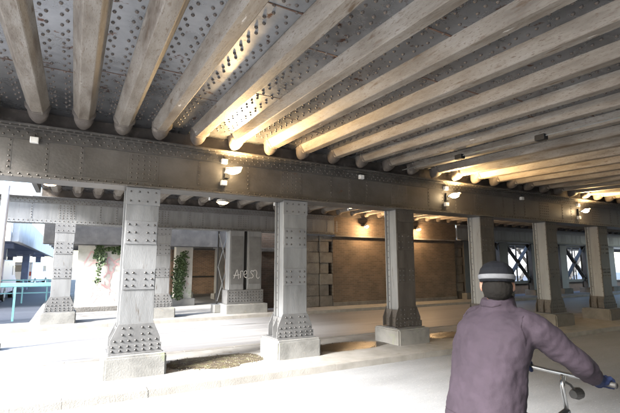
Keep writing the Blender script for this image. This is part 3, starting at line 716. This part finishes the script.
# conduit under the ribs
root = empty('ceiling_conduit', (6.27, 1.8, 3.59), label='long thin pale pipe with dark joint boxes running under the ribs', cat='pipe')
bm = bmesh.new(); tube(bm, [(0, 0, 0), (0, 2.3, .075), (0, 5.2, .17)], .012, 10); link('pipe', bm, m_conc, root, smooth=True)
for y, zz in ((2.0, .03), (3.6, .085)):
    link('joint_box', B(-.055, .055, y-.08, y+.08, zz-.03, zz+.06), m_black, root, bevel=.01)

# ------------------------------------------------------------------ mossy dirt patches on the median
def patch(cx, cy, rx, ry, seed, label, n=450):
    r_ = random.Random(seed); root = empty('dirt_patch', (cx, cy, 0), label=label, cat='dirt patch', group='mossy dirt between the columns')
    bm = bmesh.new(); N_ = 44; rings = []
    c = bm.verts.new((0, 0, .012)); prev = None
    for k, t in enumerate((.3, .55, .8, 1.0)):
        ring = []
        for i in range(N_):
            a = 2*PI*i/N_; q = t*(1+.22*noise.noise(Vector((math.cos(a)*1.6+seed, math.sin(a)*1.6, t*.3)))+.09*noise.noise(Vector((math.cos(a)*6+seed, math.sin(a)*6, 0))))
            z = (.018 if t < .9 else .002) + (.012*noise.noise(Vector((math.cos(a)*q*6, math.sin(a)*q*6, seed))) if t < .9 else 0)
            ring.append(bm.verts.new((q*rx*math.cos(a), q*ry*math.sin(a), max(z*.6, .002))))
        if prev is None:
            for i in range(N_): bm.faces.new((c, ring[i], ring[(i+1) % N_]))
        else:
            for i in range(N_): bm.faces.new((prev[i], ring[i], ring[(i+1) % N_], prev[(i+1) % N_]))
        prev = ring
    link('soil', bm, m_dirt if n > 200 else m_damp, root, smooth=True)
    bm = bmesh.new()
    for i in range(n):
        a = r_.uniform(0, 2*PI); q = math.sqrt(r_.random())*1.12; s = r_.choice((.005, .006, .007, .009, .013))
        p = Vector((q*rx*math.cos(a), q*ry*math.sin(a), .010))
        m4 = Matrix.Translation(p) @ Matrix.Rotation(r_.uniform(0, 6), 4, 'Z') @ Matrix.Diagonal((s, s*r_.uniform(.6, 1), s*.7, 1))
        bmesh.ops.create_icosphere(bm, subdivisions=1, radius=1, matrix=m4)
    link('pebbles', bm, m_pebble, root, kind='stuff')
patch(2.28, 7.45, .86, .50, 1, 'mossy gravel patch between the two nearest plinths')
patch(5.12, 7.5, .90, .42, 2, 'brown damp dirt patch left of the mossy plinth', 120)
patch(8.0, 7.5, .85, .4, 3, 'dirt patch right of the mossy plinth behind the cyclist', 120)

# ------------------------------------------------------------------ cyclist
def clothmat(name, c, var=.25, rough=.85):
    lo = tuple(v*(1-var) for v in c); hi = tuple(v*(1+var) for v in c)
    return mat(name, [(.3, lo), (.7, hi)], 7, rough, .5, 260, bdist=.003, spec=.12)
m_skin = mat('skin', [(.3, (.12, .06, .04)), (.7, (.16, .085, .058))], 6, .5, .1, 90, bdist=.002)
m_jacket = clothmat('jacket_cloth', (.0170, .0128, .0176), .22)
m_trou = clothmat('trouser_cloth', (.035, .03, .04)); m_cap = clothmat('cap_cloth', (.003, .0035, .005)); m_capw = clothmat('cap_band_cloth', (.07, .073, .08), .25)
m_glove = clothmat('glove_cloth', (.006, .010, .030), .15); m_shoe = clothmat('shoe_leather', (.03, .03, .03), .2, .5); m_hair = clothmat('hair', (.004, .0035, .003), .3)
HD = 0.0
rider = empty('person', (1.95, 1.6, -.1), label='cyclist from behind in a mauve jacket, dark cap and blue gloves', cat='person')
OFF = Vector(rider.location)
def voxel(name, bm, m, parent, vox=.012, smooth=4, disp=None, **k):
    bm.transform(Matrix.Translation(-OFF))
    o = link(name, bm, m, parent, **k)
    r_ = o.modifiers.new('remesh', 'REMESH'); r_.mode = 'VOXEL'; r_.voxel_size = vox; r_.use_smooth_shade = True
    s = o.modifiers.new('smooth', 'SMOOTH'); s.factor = .5; s.iterations = smooth
    if disp:
        t = bpy.data.textures.new(name+'_folds', 'CLOUDS'); t.noise_scale = disp[1]; t.noise_depth = 2
        d = o.modifiers.new('folds', 'DISPLACE'); d.texture = t; d.strength = disp[0]; d.mid_level = .5; d.texture_coords = 'LOCAL'
    return o
def loft(bm, rings, seg=20):
    """rings: (centre, (rx along side, ry along depth), side dir, depth dir)"""
    rs = []
    for c, (a, b_), s, u in rings:
        c, s, u = Vector(c), Vector(s).normalized(), Vector(u).normalized()
        rs.append([bm.verts.new(c + s*math.copysign(abs(math.cos(2*PI*k/seg))**.85, math.cos(2*PI*k/seg))*a + u*math.copysign(abs(math.sin(2*PI*k/seg))**.85, math.sin(2*PI*k/seg))*b_) for k in range(seg)])
    for p, q in zip(rs, rs[1:]):
        for k in range(seg): bm.faces.new((p[k], p[(k+1) % seg], q[(k+1) % seg], q[k]))
    bm.faces.new(rs[0][::-1]); bm.faces.new(rs[-1]); bmesh.ops.recalc_face_normals(bm, faces=bm.faces[:])
SIDE, FWD = Vector((.06, 1, 0)).normalized(), Vector((1, -.06, 0)).normalized()
hip = Vector((1.99, 1.62, .86)); chest = Vector((2.04, 1.60, 1.18)); neckb = Vector((2.09, 1.585, 1.40)); head = Vector((2.07, 1.57, 1.545))
RS, LS = Vector((2.10, 1.395, 1.33)), Vector((2.12, 1.785, 1.33))
RE, LE = Vector((2.33, 1.305, 1.15)), Vector((2.36, 1.87, 1.13))
RH, LH = Vector((2.55, 1.345, 1.035)), Vector((2.56, 1.84, 1.03))
def torso(bm, o=0.0, bottom=.80):
    loft(bm, [((hip.x-.03, hip.y, bottom), (.185+o, .14+o), SIDE, FWD), ((1.985, 1.615, .95), (.175+o, .135+o), SIDE, FWD), ((2.0, 1.61, 1.08), (.175+o, .125+o), SIDE, FWD),
              ((2.035, 1.60, 1.22), (.19+o, .13+o), SIDE, FWD), ((2.065, 1.592, 1.32), (.195+o, .12+o), SIDE, FWD), ((2.085, 1.588, 1.38), (.15+o, .095+o), SIDE, FWD),
              ((2.09, 1.585, 1.415), (.085+o*.5, .075+o*.5), SIDE, FWD)])
def arm(bm, s, e, h_, o=0.0, end=1.0):
    w_ = e.lerp(h_, end); inn = Vector((2.085, 1.588, 1.35)); d0 = s.lerp(inn, .45)+Vector((0, 0, .012))
    tube(bm, [d0, s.lerp(inn, .18)+Vector((0, 0, .004)), s.lerp(e, .10), s.lerp(e, .35), s.lerp(e, .8), e, e.lerp(w_, .35), w_], [.060+o, .064+o, .062+o, .056+o, .046+o, .045+o, .042+o, .03+o], 16)
    tube(bm, [Vector((2.09, 1.588, 1.42)), Vector((2.09, 1.588, 1.385)).lerp(s, .45), s.lerp(e, .05)], [.048+o*.6, .052+o*.8, .050+o], 14)
def leg_(bm, h_, k_, a_, o=0.0, end=1.0):
    w_ = k_.lerp(a_, end)
    tube(bm, [h_, h_.lerp(k_, .3), h_.lerp(k_, .8), k_, k_.lerp(w_, .3), k_.lerp(w_, .7), w_], [.092+o, .088+o, .066+o, .06+o, .06+o, .046+o, .036+o], 16)
    ellipsoid(bm, h_, (.10+o, .10+o, .10+o), 14, 10)
RHIP, LHIP = Vector((2.0, 1.52, .84)), Vector((2.0, 1.71, .84))
RK, LK = Vector((2.40, 1.50, .66)), Vector((2.33, 1.74, .50))
RA, LA = Vector((2.30, 1.50, .25)), Vector((2.17, 1.74, .10))
hdir = Vector((.80, .60, -.10)).normalized(); hside = Vector((-.60, .80, 0)).normalized()   # looks ahead and a little to the left
def hand(bm, w_, grip, s, o=0.0):
    """fist closed round the bar: palm, four fingers over the bar, thumb under it"""
    pl = w_.lerp(grip, .55)
    ellipsoid(bm, pl, (.045+o, .040+o, .022+o), 12, 8)
    for i in range(4):
        yy_ = grip.y + (i-1.5)*.021; lenf = (.9, 1.0, .95, .8)[i]; r_ = .0098+o
        tube(bm, [(pl.x, pl.y+(i-1.5)*.017, pl.z+.004), (grip.x-.002, yy_, grip.z+.030), (grip.x+.026*lenf, yy_, grip.z+.016), (grip.x+.030*lenf, yy_, grip.z-.008), (grip.x+.012, yy_, grip.z-.028*lenf)], [r_*1.1, r_*1.05, r_, r_*.95, r_*.85], 8)
    t0 = Vector((pl.x, pl.y+s*.035, pl.z-.005))
    tube(bm, [t0, (grip.x-.012, grip.y+s*.048, grip.z-.012), (grip.x+.012, grip.y+s*.040, grip.z-.027), (grip.x+.028, grip.y+s*.03, grip.z-.028)], [.014+o, .0125+o, .011+o, .009+o], 8)
RG, LG = Vector((2.63, 1.345, 1.005)), Vector((2.64, 1.835, 1.005))
bm = bmesh.new(); torso(bm); arm(bm, RS, RE, RH); arm(bm, LS, LE, LH); leg_(bm, RHIP, RK, RA); leg_(bm, LHIP, LK, LA)
tube(bm, [neckb-Vector((0, 0, .06)), head-Vector((0, 0, .03))-hdir*.015], [.062, .055], 14)
ellipsoid(bm, head+Vector((0, 0, .01)), (.098, .078, .105), 20, 14, hdir.to_track_quat('X', 'Z'))
ellipsoid(bm, head+hdir*.035-Vector((0, 0, .055)), (.058, .052, .058), 16, 10, hdir.to_track_quat('X', 'Z'))
tube(bm, [head+hdir*.085+Vector((0, 0, .015)), head+hdir*.118-Vector((0, 0, .02)), head+hdir*.09-Vector((0, 0, .03))], [.010, .017, .012], 8)
for s in (-1, 1): ellipsoid(bm, head+hside*.082*s-hdir*.005-Vector((0, 0, .008)), (.018, .010, .032), 10, 8, hdir.to_track_quat('X', 'Z'))
for wv, gv, s in ((RH, RG, 1), (LH, LG, -1)): hand(bm, wv, gv, s)
for a_ in (RA, LA): ellipsoid(bm, a_+Vector((.07, 0, -.06)), (.11, .038, .035), 12, 8)
body = voxel('body', bm, m_skin, rider, .008, 3)
# face details on the body
for s in (-1, 1):
    bm = bmesh.new(); ellipsoid(bm, head+hdir*.086+hside*.032*s+Vector((0, 0, .012)), (.012, .012, .012), 12, 8); bm.transform(Matrix.Translation(-OFF)); link('eye', bm, m_pale, rider, smooth=True)
bm = bmesh.new(); tube(bm, [head+hdir*.088-hside*.024-Vector((0, 0, .062)), head+hdir*.097-Vector((0, 0, .062)), head+hdir*.088+hside*.024-Vector((0, 0, .062))], [.004, .007, .004], 8)
bm.transform(Matrix.Translation(-OFF)); link('mouth', bm, mat('lip', [(.3, (.35, .12, .1)), (.7, (.4, .15, .12))], 3, .5, .1, 40), rider, smooth=True)
bm = bmesh.new(); torso(bm, .028, .845); arm(bm, RS, RE, RH, .017, .93); arm(bm, LS, LE, LH, .017, .93)
tube(bm, [neckb-Vector((.0, 0, .05)), neckb+Vector((-.005, 0, .04)), neckb+Vector((-.010, 0, .075))], [.115, .092, .086], 16)
for s_, e_, h_ in ((RS, RE, RH), (LS, LE, LH)):
    for t_ in (-.10, -.03, .05, .12):
        q_ = e_.lerp(s_, -t_) if t_ < 0 else e_.lerp(h_, t_)
        ellipsoid(bm, q_+Vector((0, 0, -.012)), (.030, .066, .062), 12, 8)
jk = voxel('jacket', bm, m_jacket, rider, .0075, 10, (.026, .12))
t2 = bpy.data.textures.new('small_folds', 'CLOUDS'); t2.noise_scale = .035; d2_ = jk.modifiers.new('small_folds', 'DISPLACE'); d2_.texture = t2; d2_.strength = .007; d2_.texture_coords = 'LOCAL'
bm = bmesh.new(); loft(bm, [((1.985, 1.617, .845), (.208, .165), SIDE, FWD), ((1.985, 1.617, .885), (.211, .168), SIDE, FWD)]); bm.transform(Matrix.Translation(-OFF)); link('hem', bm, m_jacket, jk, smooth=True)
m_seam = clothmat('seam_cloth', (.010, .007, .010), .1)
def seam(pts, wd=.008, n=26):
    P_ = [Vector(p) for p in pts]; Q = []
    for a, b_ in zip(P_, P_[1:]): Q += [a.lerp(b_, k/n) for k in range(n)]
    Q.append(P_[-1]); bm = bmesh.new(); prev = None
    for k, q in enumerate(Q):
        d = (Q[min(k+1, len(Q)-1)]-Q[max(k-1, 0)]).normalized(); out = (q-Vector((2.05, 1.6, q.z))).normalized(); n_ = d.cross(out).normalized()
        v = [bm.verts.new(q+n_*wd/2), bm.verts.new(q-n_*wd/2)]
        if prev: bm.faces.new((prev[0], prev[1], v[1], v[0]))
        prev = v
    bm.transform(Matrix.Translation(-OFF)); o = link('seam', bm, m_seam, jk, smooth=True)
    sw = o.modifiers.new('wrap', 'SHRINKWRAP'); sw.target = jk; sw.offset = .0012; sw.wrap_method = 'NEAREST_SURFACEPOINT'; sw.wrap_mode = 'ABOVE_SURFACE'; sw.offset = .003
    sm_ = o.modifiers.new('smooth', 'SMOOTH'); sm_.factor = .5; sm_.iterations = 2
seam([(2.0, 1.49, 1.44), (1.98, 1.55, 1.43), (1.98, 1.62, 1.43), (2.0, 1.68, 1.44)], .005)
seam([(2.02, 1.40, 1.42), (2.0, 1.39, 1.34), (2.02, 1.40, 1.22)], .005)
seam([(2.02, 1.80, 1.42), (2.0, 1.81, 1.34), (2.02, 1.80, 1.22)], .005)
seam([(1.83, 1.80, .885), (1.80, 1.62, .885), (1.83, 1.44, .885), (1.95, 1.38, .885)], .005)
bm = bmesh.new(); leg_(bm, RHIP, RK, RA, .016, .97); leg_(bm, LHIP, LK, LA, .016, .97); ellipsoid(bm, (1.99, 1.615, .83), (.17, .20, .12), 16, 10)
voxel('trousers', bm, m_trou, rider, .011, 4, (.03, .08))
for wv, gv, s, e in ((RH, RG, 1, RE), (LH, LG, -1, LE)):
    bm = bmesh.new(); hand(bm, wv, gv, s, .0035); tube(bm, [wv.lerp(e, .18), wv, wv.lerp(gv, .4)], [.042, .040, .034], 12); voxel('glove', bm, m_glove, rider, .0045, 2)
for a_ in (RA, LA):
    bm = bmesh.new(); ellipsoid(bm, a_+Vector((.07, 0, -.065)), (.135, .048, .04), 14, 8); tube(bm, [a_+Vector((0, 0, .03)), a_-Vector((-.01, 0, .06))], [.045, .045], 12); voxel('shoe', bm, m_shoe, rider, .007, 2)
# hair below the cap, and the cap itself with its pale band
bm = bmesh.new(); ellipsoid(bm, head-hdir*.022-Vector((0, 0, .018)), (.086, .080, .078), 18, 12, hdir.to_track_quat('X', 'Z')); voxel('hair', bm, m_hair, rider, .005, 2, (.005, .012))
bm = bmesh.new()
hq = hdir.to_track_quat('X', 'Z')
def hp(x, y, z): return head + hdir*x + hside*y + Vector((0, 0, z))
loft(bm, [(hp(-.004, 0, .012), (.090, .109), hside, hdir), (hp(-.004, 0, .05), (.093, .113), hside, hdir), (hp(-.004, 0, .085), (.084, .102), hside, hdir), (hp(-.004, 0, .112), (.062, .078), hside, hdir), (hp(-.004, 0, .127), (.03, .038), hside, hdir)], 28)
cap = voxel('cap', bm, m_cap, rider, .005, 3, (.006, .03))
bm = bmesh.new(); loft(bm, [(hp(-.004, 0, .026), (.0945, .1135), hside, hdir), (hp(-.004, 0, .029), (.0965, .116), hside, hdir), (hp(-.004, 0, .049), (.097, .1165), hside, hdir), (hp(-.004, 0, .052), (.094, .113), hside, hdir)], 32)
bm.transform(Matrix.Translation(-OFF)); link('band', bm, m_capw, cap, smooth=True)
bm = bmesh.new()
loft(bm, [(hp(.10, 0, .030), (.055, .012), hside, Vector((0, 0, 1))), (hp(.14, 0, .022), (.062, .009), hside, Vector((0, 0, 1))), (hp(.175, 0, .012), (.04, .006), hside, Vector((0, 0, 1)))], 16)
bm.transform(Matrix.Translation(-OFF)); link('peak', bm, m_cap, cap, smooth=True)

# ------------------------------------------------------------------ bicycle
bike = empty('bicycle', (2.3, 1.6, -.1), label='dark city bicycle ridden by the cyclist in the mauve jacket', cat='bicycle')
BO = -Vector(bike.location)
m_frame = mat('frame_paint', [(.3, (.02, .022, .025)), (.7, (.035, .037, .04))], 3, .35, .05, 30); m_chrome = mat('bright_metal', [(.3, (0.2500, 0.2500, 0.2500)), (.7, (0.3100, 0.3100, 0.3100))], 4, .25, .05, 40, metal=.9)
def bk(name, bm, m, parent=bike, **k):
    bm.transform(Matrix.Translation(BO)); return link(name, bm, m, parent, **k)
YB = 1.6; RWc, FWc = Vector((1.80, YB, .245)), Vector((2.88, YB, .245)); BB = Vector((2.22, YB, .18)); ST = Vector((2.04, YB, .62)); HT, HB = Vector((2.68, YB, .78)), Vector((2.72, YB, .60))
for c in (RWc, FWc):
    bm = bmesh.new(); pts = [c+Vector((math.cos(a)*.325, 0, math.sin(a)*.325)) for a in [2*PI*i/40 for i in range(41)]]; tube(bm, pts, .018, 8, False); wl = bk('wheel', bm, m_black, smooth=True)
    bm = bmesh.new(); tube(bm, [c+Vector((math.cos(a)*.302, 0, math.sin(a)*.302)) for a in [2*PI*i/40 for i in range(41)]], .010, 6, False); bk('rim', bm, m_chrome, wl, smooth=True)
    bm = bmesh.new()
    for i in range(28):
        a = 2*PI*i/28; tube(bm, [c+Vector((0, .02*(-1)**i, 0)), c+Vector((math.cos(a)*.30, 0, math.sin(a)*.30))], .0013, 4)
    bk('spokes', bm, m_chrome, wl, kind='stuff'); bm = bmesh.new(); tube(bm, [c-Vector((0, .05, 0)), c+Vector((0, .05, 0))], .02, 10); bk('hub', bm, m_chrome, wl)
bm = bmesh.new()
for a, b_, r_ in ((BB, ST, .016), (BB, HB, .018), (ST, HT, .016), (HT, HB, .02)): tube(bm, [a, b_], r_, 10)
for s in (-1, 1):
    o_ = Vector((0, s*.05, 0)); tube(bm, [BB, RWc+o_], .010, 8); tube(bm, [ST, RWc+o_], .009, 8)
bk('frame', bm, m_frame, smooth=True)
bm = bmesh.new()
for s in (-1, 1): tube(bm, [HB, HB+Vector((.01, s*.05, -.03)), FWc+Vector((-.03, s*.05, .12)), FWc+Vector((0, s*.05, 0))], .012, 8)
bk('fork', bm, m_frame, smooth=True)
bm = bmesh.new(); tube(bm, [ST, (2.01, YB, .74)], .013, 8); bk('seat_post', bm, m_chrome)
bm = bmesh.new(); loft(bm, [((1.87, YB, .755), (.085, .03), (0, 1, 0), (0, 0, 1)), ((1.93, YB, .76), (.09, .035), (0, 1, 0), (0, 0, 1)), ((2.03, YB, .76), (.05, .03), (0, 1, 0), (0, 0, 1)), ((2.15, YB, .755), (.022, .02), (0, 1, 0), (0, 0, 1))], 14); bk('saddle', bm, m_black, smooth=True)
bm = bmesh.new(); tube(bm, [HT, (2.655, YB, .92), (2.67, YB, .99)], .014, 10); bk('stem', bm, m_chrome, smooth=True)
bm = bmesh.new(); tube(bm, [(2.62, 1.29, 1.005), (2.63, 1.40, 1.005), (2.67, 1.50, .995), (2.67, 1.70, .995), (2.64, 1.78, 1.005), (2.64, 1.90, 1.005)], .0115, 10); hb = bk('handlebar', bm, m_chrome, smooth=True)
for a, b_ in (((2.618, 1.28, 1.005), (2.632, 1.40, 1.005)), ((2.64, 1.775, 1.005), (2.64, 1.91, 1.005))):
    bm = bmesh.new(); tube(bm, [a, b_], .0155, 12); bk('grip', bm, m_black, hb, smooth=True)
bm = bmesh.new(); tube(bm, [(2.69, 1.47, .99), (2.72, 1.40, .98), (2.71, 1.33, .985)], .006, 6); bk('brake_lever', bm, m_chrome, hb)
bm = bmesh.new(); ellipsoid(bm, (2.66, 1.47, 1.03), (.032, .032, .022), 14, 8); bk('bell', bm, m_chrome, hb, smooth=True)
bm = bmesh.new(); tube(bm, [(2.76, YB, .86), (2.80, YB, .86), (2.83, YB, .86)], [.025, .036, .034], 14); bk('headlamp', bm, m_black); bm = bmesh.new(); tube(bm, [(2.665, YB, .955), (2.74, YB, .92), (2.78, YB, .885)], .007, 8); bk('lamp_bracket', bm, m_black)
bm = bmesh.new(); tube(bm, [BB-Vector((0, .07, 0)), BB+Vector((0, .07, 0))], .012, 8); tube(bm, [BB-Vector((0, .07, 0)), BB+Vector((.13, -.07, .12))], .010, 8); tube(bm, [BB+Vector((0, .07, 0)), BB+Vector((-.13, .07, -.12))], .010, 8); bk('crank', bm, m_chrome)
for q in (Vector((.13, -.12, .12)), Vector((-.13, .12, -.12))): bk('pedal', (lambda b2: (box(b2, BB.x+q.x-.04, BB.x+q.x+.04, BB.y+q.y-.045, BB.y+q.y+.045, BB.z+q.z-.012, BB.z+q.z+.012), b2)[1])(bmesh.new()), m_black)
